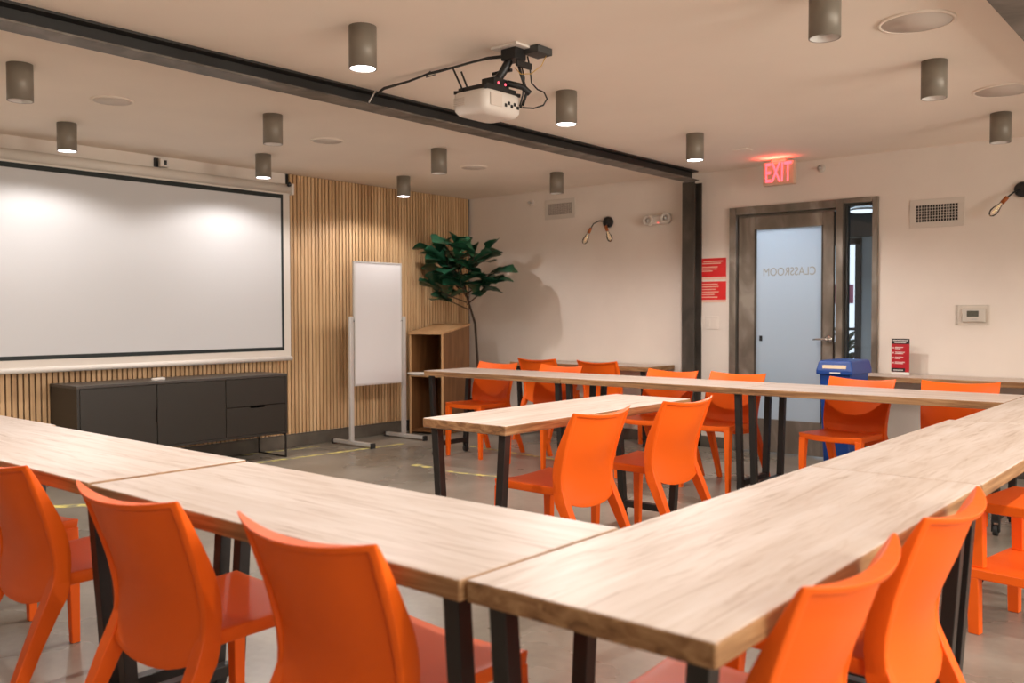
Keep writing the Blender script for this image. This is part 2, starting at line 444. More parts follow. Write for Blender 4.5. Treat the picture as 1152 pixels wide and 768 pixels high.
# (x, y of chair centre, rotation, label, group); rotation 0 faces the far wall
GN = 'chairs along the left table arm'; GR = 'chairs along the outer side of the right table arm'
GB = 'chairs behind the back table row'; GM = 'chairs at the short middle table'; GW = 'chairs at the table against the far wall'
CH = [
 (-3.53, 1.262, 0, 'orange plastic chair at the left tables whose seat shows behind the foremost left chair', GN),
 (-2.85, 1.268, 0, 'orange plastic chair cut by the left picture edge, tucked under left table', GN),
 (-2.09, 1.268, 3, 'orange plastic chair seen from behind, under the seam of two left tables', GN),
 (-1.45, 1.312, 0, 'orange plastic chair seen from behind, nearest the table corner on the left arm', GN),
 (-.769, 1.545, 90, 'orange plastic chair with pale lit back, closest to the corner of the right table arm', GR),
 (-.763, 2.155, 90, 'orange plastic chair with pale lit back, second from corner of the right table arm', GR),
 (-2.462, 3.272, 90, 'orange plastic chair seen from behind at the near end of the middle table', GM),
 (-2.425, 3.985, 86, 'orange plastic chair seen from behind at the far end of the middle table', GM),
 (-5.16, 5.72, 180, 'orange plastic chair behind the back row, closest to the wooden lectern', GB),
 (-4.46, 5.69, 177, 'orange plastic chair facing the room, overlapping the left far-wall chair', GB),
 (-3.43, 5.70, 176, 'orange plastic chair behind the back row in front of steel column', GB),
 (-2.91, 5.71, 176, 'orange plastic chair behind the back row before the left door jamb', GB),
 (-2.04, 5.70, 175, 'orange plastic chair behind the back row in front of blue bin', GB),
 (-1.42, 5.76, 187, 'orange plastic chair behind the back row below the thermostat', GB),
 (-5.35, 6.93, 4, 'orange plastic chair seen from behind at far wall table, beside the plant shadow', GW),
 (-4.62, 6.90, 0, 'orange plastic chair seen from behind at right half of far wall table', GW),
]
proto = make_chair()
for i, (x, y, rz, lab, g) in enumerate(CH):
    o = proto if i == 0 else copy_tree(proto)
    o.location = (x, y, 0); o.rotation_euler = (0, 0, R(rz)); tag(o, lab, 'chair', g)

# ------------------------------------------------------------------ tables
TT, TH = .73, .042
def make_table(L, W, label, group, loc, rz, ins=.03):
    t = empty('conference_table', loc, rz, label, 'table', group)
    m = MB()
    bm = m.bm
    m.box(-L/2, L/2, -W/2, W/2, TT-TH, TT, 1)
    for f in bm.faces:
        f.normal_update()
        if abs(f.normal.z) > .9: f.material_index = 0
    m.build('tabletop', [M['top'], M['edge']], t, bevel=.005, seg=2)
    hs = .019
    for sx in (-1, 1):
        x = sx*(L/2-ins-hs)
        for sy in (-1, 1):
            yt, yb = sy*(W/2-.045), sy*(W/2-.085)
            MB().loft([rect(x, yb, .085, hs, hs), rect(x, yt, TT-TH-.004, hs, hs)]).build('leg', M['black_metal'], t, bevel=.002)
            c = MB(); yc = yb
            c.tube([(x-.011, yc, .03), (x+.011, yc, .03)], .029, 16)
            c.box(x-.02, x-.014, yc-.014, yc+.014, .022, .075).box(x+.014, x+.02, yc-.014, yc+.014, .022, .075).box(x-.02, x+.02, yc-.018, yc+.018, .074, .086)
            c.build('caster', M['black_rubber'], t)
        MB().box(x-hs, x+hs, -(W/2-.105), W/2-.105, .087, .124).build('foot_bar', M['black_metal'], t, bevel=.002)
        MB().box(x-hs*1.2, x+hs*1.2, -(W/2-.03), W/2-.03, TT-TH-.005, TT-TH-.0002).build('mounting_plate', M['black_metal'], t)
    return t
GT = 'maple conference tables on black legs'
def tab(x0, x1, y0, y1, label, along='x', **k):
    cx, cy = (x0+x1)/2, (y0+y1)/2
    if along == 'x': return make_table(x1-x0, y1-y0, label, GT, (cx, cy, 0), 0, **k)
    return make_table(y1-y0, x1-x0, label, GT, (cx, cy, 0), 90, **k)
_l2 = tab(-3.98, -2.512, 1.150, 1.660, 'whitewashed maple table on left arm before charcoal credenza')
_l2.location.z = .0045
tab(-5.45, -3.985, 1.185, 1.695, 'whitewashed maple table sliver at left picture edge')
tab(-2.505, -1.092, 1.152, 1.662, 'whitewashed maple table on the left arm meeting the corner table')
tab(-1.085, -.598, 1.162, 2.712, 'pale maple corner table in the foreground with two chairs on its right', 'y')
tab(-1.085, -.597, 2.716, 4.298, 'pale maple table of the right arm, beyond the foreground corner table', 'y')
tab(-1.060, -.560, 4.303, 5.87, 'pale maple table at far end of the right arm', 'y')
tab(-2.945, -2.450, 2.868, 4.45, 'short freestanding maple table in the middle with two orange chairs', 'y')
tab(-5.43, -4.003, 5.305, 5.850, 'maple table at left end of the back row near lectern')
tab(-3.998, -2.555, 5.305, 5.850, 'maple table in the middle of the back row before steel column')
tab(-2.550, -1.065, 5.290, 5.850, 'maple table at right end of the back row before blue bin')
tab(-5.80, -4.20, 6.86, 7.325, 'maple table pushed against the far wall left of steel column', ins=.06)
tab(-2.53, -1.02, 6.90, 7.325, 'maple table against the far wall holding red and black sign', ins=.06)
tab(-1.012, .50, 6.90, 7.325, 'maple table against far wall at the right picture edge', ins=.06)

# low orange stools stacked beside the right arm
def make_stool():
    t = empty('low_stool', (0, 0, 0))
    m = MB(); m.box(-.22, .22, -.215, .215, .212, .25); m.build('seat', M['orange'], t, bevel=.005)
    for sx in (-1, 1):
        for sy in (-1, 1):
            MB().loft([rect(sx*.19, sy*.188, 0, .020, .018), rect(sx*.196, sy*.193, .214, .022, .021)]).build('leg', M['orange'], t, bevel=.003)
    return t
s0 = make_stool(); s0.location = (-.61, 3.84, 0); s0.rotation_euler = (0, 0, R(-9)); tag(s0, 'low orange stool at the bottom of stack under right table, lit seat', 'stool', 'stacked low orange stools')
s1 = copy_tree(s0); s1.location = (-.60, 3.845, .2502); tag(s1, 'low orange stool standing on the lit lowest stool, in shade', 'stool', 'stacked low orange stools')

# ------------------------------------------------------------------ ceiling fixtures
LIT = [(-6.10, 2.695), (-6.11, 4.219), (-6.114, 5.729), (-3.08, 2.646), (-3.095, 4.166), (-3.125, 5.725)]
DIM = [(-4.85, 1.915), (-4.86, 3.429), (-4.90, 4.962), (-4.92, 6.478), (-1.36, 3.53), (-1.316, 4.867), (-1.331, 6.401)]
def make_lamp(lit):
    t = empty('cylinder_downlight', (0, 0, 0))
    m = MB(); r, h = .061, .185
    m.lathe([(r-.004, 0), (r, 0), (r, -h), (r-.004, -h), (r-.004, 0)], n=36, cap=False)
    m.build('lamp_housing', M['lamp'], t)
    m = MB(); m.lathe([(r-.005, -h+.001), ((.055 if lit else .040), -h+(.004 if lit else .03))], n=32, cap=False); m.build('reflector', M['lamp_in'], t)
    m = MB(); m.lathe([(.0005, -h+(.005 if lit else .024)), ((.054 if lit else .040), -h+(.005 if lit else .024)), ((.054 if lit else .040), -h+.034), (.0005, -h+.034)], n=28); m.build('lens', M['lit'] if lit else M['lamp_dark'], t)
    return t
where = {(-6.10, 2.695): 'over the left part of projection screen', (-6.11, 4.219): 'near the upper right corner of projection screen', (-6.114, 5.729): 'in front of the slats above the whiteboard',
 (-3.08, 2.646): 'largest, left of the projector', (-3.095, 4.166): 'right of the projector', (-3.125, 5.725): 'beside the beam end near steel column',
 (-4.85, 1.915): 'at the far left picture edge', (-4.86, 3.429): 'above the lit one by screen corner', (-4.90, 4.962): 'above the whiteboard and left of the round speaker', (-4.92, 6.478): 'before the small far-left wall vent',
 (-1.36, 3.53): 'cut off by the top picture edge', (-1.316, 4.867): 'between the two big round speakers at right', (-1.331, 6.401): 'nearest the bulb sconce at right edge'}
PL = make_lamp(True); PD = make_lamp(False)
for lst, P, lit in ((LIT, PL, True), (DIM, PD, False)):
    for i, (x, y) in enumerate(lst):
        o = P if i == 0 else copy_tree(P)
        o.location = (x, y, ZC)
        tag(o, 'grey cylinder ceiling lamp, %s, %s' % ('lit' if lit else 'unlit', where[(x, y)]), 'ceiling lamp', 'lit grey cylinder downlights' if lit else 'unlit grey cylinder downlights')
def spot(x, y, e, size=158, blend=.35, col=(1, .92, .87), z=ZC-.20):
    l = bpy.data.lights.new('downlight_and_fill', 'SPOT'); l.energy = e; l.spot_size = R(size); l.spot_blend = blend; l.color = col; l.shadow_soft_size = .025
    o = bpy.data.objects.new('downlight_and_fill', l); COL.objects.link(o); o.location = (x, y, z)
    return o
for x, y in LIT:
    if x < -5: spot(x, y, 32, col=(1, .95, .93))
    else: spot(x, y, 76)
for x, y in ((-6.10, 1.17), (-3.08, 1.12)): spot(x, y, 66)  # out-of-view spots without lamp bodies, added for more light
for x, y in ((.42, 1.15), (.42, 2.65), (.42, 4.17), (.42, 5.7)): spot(x, y, 56)  # unseen row of bodiless spots, added to brighten the near tables

spk = [(-5.253, 2.586, .12, 'round white speaker flush in ceiling, above the projection screen'), (-5.273, 4.187, .12, 'round white speaker flush in ceiling, right of the screen corner lamps'),
       (-5.271, 5.762, .12, 'round white speaker flush in ceiling, before the slat wall corner'), (-1.198, 4.155, .158, 'largest round speaker flush in ceiling at top right'), (-1.178, 5.745, .165, 'round speaker flush in ceiling cut by right picture edge')]
for x, y, r, lab in spk:
    t = empty('ceiling_speaker', (x, y, ZC), 0, lab, 'ceiling speaker', 'flush ceiling speakers')
    MB().lathe([(r, -.0002), (r, -.006), (r-.014, -.009), (r-.015, -.0002)], n=48, cap=False).build('trim_ring', M['ceil'], t)
    MB().lathe([(.0005, -.003), (r-.015, -.003), (r-.015, -.0066), (.0005, -.0075)], n=48).build('grille', M['speaker'], t)
m = MB().box(-3.19, -3.08, 6.44, 6.56, ZC-.006, ZC-.0003); tag(m.build('ceiling_cover_plate', M['ceil'], bevel=.002), 'small blank white cover plate on ceiling near exit sign', 'cover plate')

# ------------------------------------------------------------------ projection screen
t = empty('projection_screen', (-6.70, 3.6, 0), 0, 'wide pull-down white projection screen with black border on front wall', 'projection screen')
xs = 0.0; off = 3.6
def sb(y0, y1, z0, z1, x0, x1, name, mat, bev=0): return MB().box(x0, x1, y0-off, y1-off, z0, z1).build(name, mat, t, bevel=bev)
sb(2.20, 4.895, .83, 2.29, -.002, .0, 'fabric_margin', M['warm_white'])
bd = MB()
for y0, y1, z0, z1 in ((2.36, 4.825, 2.225, 2.262), (2.36, 4.825, .885, .915), (4.800, 4.825, .915, 2.225), (2.36, 2.385, .915, 2.225)):
    bd.box(.0002, .0012, y0-off, y1-off, z0, z1)
bd.build('black_border', M['screen_black'], t)
sb(2.385, 4.800, .915, 2.225, .0002, .001, 'viewing_surface', M['screen'])
hb = MB(); hb.lathe([(.043, 0), (.043, 2.72)], c=(0, 0, 0), n=24, rot=Matrix.Rotation(R(-90), 3, 'X'))
for v in hb.bm.verts: v.co += Vector((-.018, 2.18-off, 2.315))
hb.box(-.085, -.018, 2.18-off, 4.90-off, 2.285, 2.355)
hb.build('roller_housing', M['warm_white'], t)
e = MB(); e.box(-.09, .035, 4.90-off, 4.925-off, 2.262, 2.365); e.build('end_cap', M['white'], t, bevel=.01)
e = MB(); e.lathe([(.012, -.02), (.02, -.01), (.02, .01), (.012, .02)], n=14); 
for v in e.bm.verts: v.co += Vector((.045, 4.86-off, 2.35))
e.build('end_knob', M['black'], t)
bb = MB(); bb.lathe([(.021, 0), (.021, 2.70)], n=16, rot=Matrix.Rotation(R(-90), 3, 'X'))
for v in bb.bm.verts: v.co += Vector((0, 2.2-off, .812))
bb.build('weight_bar', M['white'], t)

# small white camera on the wall above the screen
t = empty('wall_camera', (XW, 3.71, 2.405), 0, 'small white camera with black lens mounted above projection screen', 'camera')
MB().box(0, .02, -.035, .0, -.03, .04).build('wall_bracket', M['black'], t, bevel=.002)
MB().box(.02, .075, -.01, .06, -.032, .035, rot=Matrix.Rotation(R(-10), 3, 'Z')).build('camera_body', M['white'], t, bevel=.006)
MB().box(.074, .08, .012, .035, -.018, .02, rot=Matrix.Rotation(R(-10), 3, 'Z')).build('lens', M['black'], t, bevel=.002)

# ------------------------------------------------------------------ credenza
t = empty('credenza', (-6.33, 3.71, 0), 0, 'long low charcoal credenza with slim sled legs under the projection screen', 'cabinet')
y0, y1, zb, zt = 2.833-3.71, 4.584-3.71, .203, .706
D = -.425
c = MB()
c.box(D, 0, y0, y0+.02, zb, zt-.02).box(D, 0, y1-.02, y1, zb, zt-.02).box(D, 0, y0+.02, y1-.02, zb, zb+.02).box(D, D+.01, y0+.02, y1-.02, zb+.02, zt-.02)
for yy in (3.423-3.71, 4.000-3.71): c.box(D+.01, -.02, yy-.009, yy+.009, zb+.02, zt-.02)
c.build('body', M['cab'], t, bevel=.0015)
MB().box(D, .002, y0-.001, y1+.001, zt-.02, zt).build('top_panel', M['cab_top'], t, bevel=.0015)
def front(a, b, z0, z1, name, cut):
    m = MB(); g = .003
    a += g; b -= g; z0 += g; z1 -= g
    if cut is None: m.box(-.018, .0, a, b, z0, z1)
    else:
        kind, p = cut
        if kind == 'v': m.box(-.018, 0, a, b-.014, z0, z1).box(-.018, 0, b-.014, b, z0, p-.05).box(-.018, 0, b-.014, b, p+.05, z1)
        else: m.box(-.018, 0, a, b, z0, z1-.014).box(-.018, 0, a, p-.07, z1-.014, z1).box(-.018, 0, p+.07, b, z1-.014, z1)
    return m.build(name, M['cab'], t)
front(y0+.02, 3.423-3.71, zb+.02, zt-.02, 'door', ('v', .452)); front(3.423-3.71, 4.0-3.71, zb+.02, zt-.02, 'door', None)
front(4.0-3.71, y1-.02, zb+.02, .458, 'drawer', ('h', 4.293-3.71)); front(4.0-3.71, y1-.02, .458, zt-.02, 'drawer', None)
MB().box(D+.02, -.03, 3.423-3.71-.02, 3.423-3.71+.012, .40, .50).build('handle_recess', M['black'], t)
for yy in (y0+.04, y1-.012):
    l = MB()
    for x in (-.012, D+.03): l.box(x-.006, x+.006, yy-.006, yy+.006, 0, zb)
    l.box(D+.03, -.012, yy-.006, yy+.006, 0, .012).box(D+.03, -.012, yy-.006, yy+.006, zb-.012, zb)
    l.build('sled_leg', M['black_metal'], t)
# small white remote on the credenza
t = empty('remote_control', (-6.45, 3.50, .7062), 20, 'small white remote lying on top of the charcoal credenza', 'remote control')
MB().box(-.02, .02, -.055, .055, 0, .018).build('remote_body', M['white'], t, bevel=.006)
MB().lathe([(.012, .018), (.010, .021)], c=(0, .03, 0), n=16).build('button_ring', M['alu'], t)

# ------------------------------------------------------------------ mobile whiteboard
t = empty('mobile_whiteboard', (-6.42, 5.665, 0), 0, 'tall narrow whiteboard on white stand in front of slat wall', 'whiteboard')
MB().box(-.008, .008, -.272, .298, .56, 1.675).build('board_panel', M['board'], t, bevel=.002)
fr = MB()
fr.box(-.012, .012, -.282, .308, 1.675, 1.69).box(-.012, .012, -.282, .308, .543, .56).box(-.012, .012, -.282, -.270, .56, 1.675).box(-.012, .012, .296, .308, .56, 1.675)
fr.build('board_frame', M['alu'], t, bevel=.002)
for s, yy in ((-1, -.315), (1, .335)):
    MB().box(-.016, .016, yy-.020, yy+.020, .045, 1.18).build('post', M['alu'], t, bevel=.003)
    MB().tube([(0, yy-s*(-.0), 1.14), (0, yy-s*.04, 1.14)], .012, 10).build('pivot_knob', M['black'], t)
    f = MB(); f.box(-.26, .30, yy-.02, yy+.02, .012, .046); ft = f.build('foot', M['alu'], t, bevel=.006)
    for xx in (-.25, .29): MB().box(xx-.011, xx+.013, yy-.021, yy+.021, 0, .047).build('end_cap', M['black_rubber'], ft)

# ------------------------------------------------------------------ lectern
t = empty('lectern', (-6.255, 6.375, 0), 12, 'open-backed oak lectern with sloping top and inner shelf beside the whiteboard', 'lectern')
W, Dp, h0, h1 = .40, .52, 1.02, 1.105
def slab(name, x0, x1, mat, y0=0, y1=Dp, zb0=0):
    m = MB(); za = h0+(h1-h0)*y0/Dp-.02; zb_ = h0+(h1-h0)*y1/Dp-.02
    m.loft([[(x0, y0, zb0), (x0, y1, zb0), (x0, y1, zb_), (x0, y0, za)], [(x1, y0, zb0), (x1, y1, zb0), (x1, y1, zb_), (x1, y0, za)]])
    return m.build(name, mat, t, bevel=.0012)
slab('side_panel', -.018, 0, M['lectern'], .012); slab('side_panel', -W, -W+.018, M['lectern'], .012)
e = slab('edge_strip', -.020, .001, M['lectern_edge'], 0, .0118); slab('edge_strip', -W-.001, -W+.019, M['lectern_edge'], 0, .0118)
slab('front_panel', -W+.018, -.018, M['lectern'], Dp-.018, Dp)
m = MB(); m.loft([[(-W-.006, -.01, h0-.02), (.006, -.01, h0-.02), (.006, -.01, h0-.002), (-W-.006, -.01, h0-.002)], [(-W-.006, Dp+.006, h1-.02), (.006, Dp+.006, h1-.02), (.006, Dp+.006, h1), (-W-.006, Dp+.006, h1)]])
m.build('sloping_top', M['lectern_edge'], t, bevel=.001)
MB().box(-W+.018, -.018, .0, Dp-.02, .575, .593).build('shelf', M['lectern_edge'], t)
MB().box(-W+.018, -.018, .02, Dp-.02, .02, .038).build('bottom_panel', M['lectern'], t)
# looped white cable lying on the lectern shelf, overhanging its open side
lm = MB(); P = []
for k in range(46):
    a = 2*math.pi*k/22; r = .125+.006*math.sin(k*1.3)
    P.append((-.21+r*1.25*math.cos(a)+.02*math.sin(k*.3), .0+r*.9*math.sin(a)-.02, .602+.0035*(k/22)*2+.002*math.sin(k)))
lm.tube(P, .0085, 8)
o = lm.build('cable_coil', M['white']); o.location = (-6.255, 6.375, 0); o.rotation_euler = (0, 0, R(12))
tag(o, 'coiled white cable lying on the lectern shelf', 'cable')

# ------------------------------------------------------------------ fiddle leaf fig
PX, PY = -6.45, 7.11
t = empty('fiddle_leaf_fig', (PX, PY, 0), 0, 'tall fiddle leaf fig with dark green leaves in corner behind the lectern', 'plant')
MB().lathe([(.0005, 0), (.085, 0), (.115, .30), (.107, .30), (.10, .26), (.0005, .26)], n=28).build('planter', M['pot'], t)
MB().lathe([(.0005, .262), (.099, .262), (.0005, .268)], n=20).build('soil', M['soil'], t)
tr = MB(); tr.tube([(0, 0, .26), (.01, -.02, .7), (.03, -.08, 1.1), (.14, -.32, 1.38), (.30, -.60, 1.70)], [.016, .014, .013, .011, .006], 10)
tr.build('trunk', M['bark'], t)
rnd = random.Random(11)
BR = []
brm = MB()
for a, z0, L, up in ((205, 1.25, .36, .20), (235, 1.32, .34, .16), (180, 1.40, .30, .26), (300, 1.38, .28, .2), (255, 1.45, .22, .3), (20, 1.40, .30, .24), (335, 1.52, .30, .26), (210, 1.58, .26, .26), (265, 1.65, .08, .26), (60, 1.55, .24, .26), (350, 1.3, .34, .22), (160, 1.5, .22, .3)):
    f_ = (z0-1.1)/.62; c0 = Vector((lerp(.08, .30, f_), lerp(-.2, -.60, f_), z0)); d = Vector((math.cos(R(a)), math.sin(R(a)), 0))
    p1 = c0+d*L*.5+Vector((0, 0, up*.4)); p2 = c0+d*L+Vector((0, 0, up))
    brm.tube([c0, p1, p2], [.007, .006, .004], 6); BR.append((c0, p1, p2))
brm.build('branches', M['bark'], t)
def leaf(m, base, d, up, L, Wd, mi):
    """obovate fiddle shaped leaf, cupped, with thickness"""
    d = d.normalized(); side = d.cross(up).normalized(); n = side.cross(d).normalized()
    ss = [0, .08, .22, .38, .52, .66, .80, .92, 1.0]; ww = [.04, .30, .50, .50, .62, .92, 1.0, .72, .12]
    prev = None; droop = rnd.uniform(.1, .35)
    for off_ in (0, -.0016):
        rows = []
        for s_, w_ in zip(ss, ww):
            c = base + d*(s_*L) - n*(droop*L*s_*s_) 
            row = []
            for u in (-1, -.55, 0, .55, 1):
                cup = .10*L*abs(u)**1.5*w_ - .004*(abs(u) == .55)
                wav = .012*L*math.sin(s_*19+u*2)
                row.append(m.bm.verts.new(c + side*(u*w_*Wd/2) + n*(cup+wav+off_)))
            rows.append(row)
        for a_, b_ in zip(rows, rows[1:]):
            for i in range(4):
                F = m.bm.faces.new((a_[i], a_[i+1], b_[i+1], b_[i])); F.smooth = True; F.material_index = mi
    return
lf = MB()
for (c0, p1, p2) in BR:
    for k in range(8):
        tt = .35+.65*(k/7)
        p = p1.lerp(p2, (tt-.35)/.65) if k else p1
        a = rnd.uniform(0, 2*math.pi); el = rnd.uniform(-.15, .75)
        out = (p2-c0); out.z *= .3; out.normalize()
        d = Vector((math.cos(a)*math.cos(el), math.sin(a)*math.cos(el), math.sin(el)))*.8 + out*.55
        # keep leaves inside the corner
        q = p + d.normalized()*.22
        if PY+q.y > YW-.03: d.y = -abs(d.y)
        if PX+q.x < XW+.07: d.x = abs(d.x)
        L = rnd.uniform(.19, .28)
        leaf(lf, p, d, Vector((rnd.uniform(-.5, .5), rnd.uniform(-.6, .3), 1)).normalized(), L, L*rnd.uniform(.70, .92), 1 if rnd.random() < .22 else 0)
o = lf.build('foliage', [M['leaf'], M['leaf_light']], t); o['kind'] = 'stuff'

# ------------------------------------------------------------------ door with side light
t = structure(MB().build('door_1', M['steel']))
t.location = (0, YW, 0)
fr = MB(); yf0, yf1 = -.03, .12
fr.box(-3.652, -3.590, yf0, yf1, 0, 2.124).box(-2.712, -2.655, yf0, yf1, 0, 2.124).box(-2.424, -2.380, yf0, yf1, 0, 2.124)
fr.box(-3.590, -2.712, yf0, yf1, 2.058, 2.124).box(-2.655, -2.424, yf0, yf1, 2.085, 2.124).box(-2.655, -2.424, yf0, yf1, .0, .12)
fr.box(-3.590, -3.572, .03, .12, 0, 2.058).box(-2.73, -2.712, .03, .12, 0, 2.058).box(-3.572, -2.73, .03, .12, 2.04, 2.058)
fr.build('door_frame', M['steel'], t, bevel=.004)
lf = MB(); a0, a1 = -3.568, -2.734
lf.box(a0, -3.415, -.012, .03, .012, 2.036).box(-2.826, a1, -.012, .03, .012, 2.036).box(-3.415, -2.826, -.012, .03, 1.922, 2.036).box(-3.415, -2.826, -.012, .03, .012, .295)
dl = lf.build('door_leaf', M['steel'], t, bevel=.003)
gl = MB().box(-3.415, -2.826, .004, .012, .295, 1.922).build('frosted_pane', M['frost'], dl)
st = MB().box(-3.42, -3.408, -.016, .034, .29, 1.927).box(-2.833, -2.821, -.016, .034, .29, 1.927); st.build('glazing_bead', M['beam'], dl)
MB().box(-2.655, -2.424, .045, .052, .12, 2.085).build('side_pane', M['glass'], t)
sd = MB()
for x0, x1, z0, z1 in ((-2.652, -2.635, .12, 2.085), (-2.436, -2.427, .12, 2.085), (-2.635, -2.436, 2.068, 2.083)): sd.box(x0, x1, .02, .08, z0, z1)
sd.build('side_bead', M['cor_dark'], t)
hd = MB(); hd.lathe([(.031, 0), (.031, .012), (.022, .02), (.0105, .022), (.0105, .055)], c=(-2.765, -.013, .99), n=24, rot=Matrix.Rotation(R(90), 3, 'X'))
hd.tube([(-2.765, -.062, .99), (-2.80, -.066, .99), (-2.86, -.060, .988), (-2.885, -.05, .985)], [.011, .0095, .008, .007], 10)
hd.build('door_handle', M['chrome'], t)
hk = MB().box(-3.375, -3.352, -.012, .003, .965, 1.01).box(-3.368, -3.358, -.03, -.012, .972, .985); hk.build('coat_hook', M['black'], dl, bevel=.002)
TM = Matrix.Translation((-3.118, .0035, 1.552)) @ Matrix.Rotation(R(90), 4, 'X') @ Matrix.Diagonal((-1, 1, 1, 1))
text_mesh('lettering', 'CLASSROOM', .098, M['letter'], dl, TM, .0004, .82)
ty = MB()
# ------------------------------------------------------------------ corridor beyond the door
YC = 9.6
w = MB(); w.box(-7.0, -3.80, YC, YC+.1, 0, 2.7).box(-3.30, .5, YC, YC+.1, 0, 2.7).box(-3.80, -3.30, YC, YC+.1, 1.93, 2.7)
structure(w.build('wall_corridor', M['cor_wall']))
structure(MB().box(-7, .5, YC-.06, YC-.001, 2.0, 2.6).build('trim_1', M['cor_dark']))
structure(MB().box(-7, .5, YW+.12, 12, 2.6, 2.7).build('ceiling_corridor', M['cor_dark']))
structure(MB().box(-5.2, -5.1, YW+.12, YC, 0, 2.6).build('wall_corridor_left', M['cor_wall']))
structure(MB().box(-1.6, -1.5, YW+.12, YC, 0, 2.6).build('wall_corridor_right', M['cor_wall']))
wd = MB()
for x0, x1, z0, z1 in ((-3.84, -3.80, 0, 1.97), (-3.345, -3.285, 0, 1.97), (-3.84, -3.285, 1.93, 1.99), (-3.80, -3.345, 1.02, 1.05)): wd.box(x0, x1, YC-.03, YC+.1, z0, z1)
o = structure(wd.build('window_4', M['cor_dark']))
MB().box(-3.80, -3.345, YC+.04, YC+.05, 0.02, 2.0).build('window_pane', M['glass'], o)
structure(MB().box(-7, .5, 11.9, 12.0, 0, 3.2).build('sky_beyond', M['daylight']))
t = empty('hanging_poster', (-3.98, 11.0, 0), 0, 'pink poster seen through the side light window beyond corridor', 'poster')
MB().box(-.12, .12, -.005, .005, 1.32, 1.55).build('poster_sheet', M['pink'], t)
MB().box(-.01, .01, .005, .03, 0, 1.6).build('poster_post', M['cor_dark'], t)
# potted plant beyond the corridor window
t = empty('potted_plant', (-3.83, 10.5, 0), 0, 'dark bushy plant outside the corridor window, seen through the side light', 'plant')
MB().lathe([(.0005, 0), (.10, 0), (.14, .3), (.0005, .3)], n=20).build('planter', M['pot'], t)
pf = MB()
for k in range(60):
    a = rnd.uniform(0, 6.28); el = rnd.uniform(.2, 1.3)
    d = Vector((math.cos(a)*math.cos(el), math.sin(a)*math.cos(el), math.sin(el)))
    leaf(pf, Vector((0, 0, .3+rnd.uniform(0, .5))), d, Vector((.1, .2, 1)), rnd.uniform(.2, .4), .07, 0)
o = pf.build('foliage', [M['leaf']], t); o['kind'] = 'stuff'
# round corridor lamp
t = empty('corridor_ceiling_lamp', (-2.93, 8.6, 2.6), 0, 'lit round ceiling lamp in corridor seen through the side light', 'ceiling lamp')
MB().lathe([(.0005, -.45), (.12, -.45), (.13, -.445), (.13, -.44), (.0005, -.44)], n=32).build('diffuser', M['daylight'], t)
MB().lathe([(.135, -.44), (.135, -.42), (.015, -.38), (.015, 0), (.0005, 0), (.0005, -.439)], n=32).build('lamp_housing', M['cor_dark'], t)

# ------------------------------------------------------------------ things on the far wall
# exit sign
t = empty('exit_sign', (-3.10, 7.10, 2.465), 0, 'red lit EXIT sign hanging from ceiling above the door', 'sign')
MB().box(-.135, .135, -.03, .03, -.215, -.022).build('sign_housing', M['exit_face'], t, bevel=.012)
MB().box(-.06, .06, -.03, .03, -.022, -.0005).build('ceiling_canopy', M['exit_face'], t, bevel=.003)
text_mesh('lettering', 'EXIT', .225, M['exit_red'], t, Matrix.Translation((0, -.0315, -.118)) @ Matrix.Rotation(R(90), 4, 'X'), .0015, .50, .0015)
MB().box(-.06, .06, -.0302, -.026, -.0235, -.020).build('top_light_slot', M['exit_glow'], t)
l = bpy.data.lights.new('exit_glow', 'AREA'); l.energy = 1.1; l.color = (1, .08, .05); l.shape = 'RECTANGLE'; l.size = .22; l.size_y = .03
o = bpy.data.objects.new('exit_glow', l); COL.objects.link(o); o.location = (-3.10, 7.01, 2.41); o.rotation_euler = (R(186), 0, 0)

def vent(x0, x1, z0, z1, label, dark, nx, nz):
    t = empty('wall_vent', ((x0+x1)/2, YW, (z0+z1)/2), 0, label, 'air vent', 'wall air vents')
    W_, H_ = (x1-x0)/2, (z1-z0)/2; f = .045
    m = MB(); m.box(-W_, W_, -.008, 0, H_-f, H_).box(-W_, W_, -.008, 0, -H_, -H_+f).box(-W_, -W_+f, -.008, 0, -H_+f, H_-f).box(W_-f, W_, -.008, 0, -H_+f, H_-f)
    m.build('vent_frame', M['warm_white'], t, bevel=.002)
    MB().box(-W_+f, W_-f, -.002, -.0005, -H_+f, H_-f).build('vent_backing', M['black'] if dark else M['lamp'], t)
    g = MB()
    for i in range(1, nx): x = -W_+f+(2*(W_-f))*i/nx; g.box(x-.0016, x+.0016, -.009, -.002, -H_+f, H_-f)
    for i in range(1, nz): z = -H_+f+(2*(H_-f))*i/nz; g.box(-W_+f, W_-f, -.0095, -.0025, z-.0016, z+.0016)
    g.build('grille', M['warm_white'] if dark else M['speaker'], t)
vent(-5.72, -5.34, 2.165, 2.365, 'small off-white air vent on the far wall left of the double bulb sconce', False, 16, 7)
vent(-2.147, -1.76, 1.853, 2.07, 'off-white air vent with dark grid on wall right of the door', True, 15, 6)

# thermostat in clear guard
t = empty('thermostat', (-1.69, YW, 1.185), 0, 'beige thermostat with grey display inside a clear guard on far wall', 'thermostat')
MB().box(-.075, .085, -.022, -.003, -.05, .05).build('thermostat_body', M['white'], t, bevel=.006)
MB().box(-.04, .04, -.0235, -.0215, -.012, .032).build('display', M['lcd'], t)
MB().box(-.012, .03, -.024, -.0215, -.038, -.026).build('button_bar', M['alu'], t)
g = MB()
for a in ((-.11, .11, -.062, -.058, -.075, .075), (-.11, -.106, -.058, -.0005, -.075, .075), (.106, .11, -.058, -.0005, -.075, .075), (-.106, .106, -.058, -.0005, .071, .075), (-.106, .106, -.058, -.0005, -.075, -.071)): g.box(*a)
g.build('clear_guard', M['guard'], t)

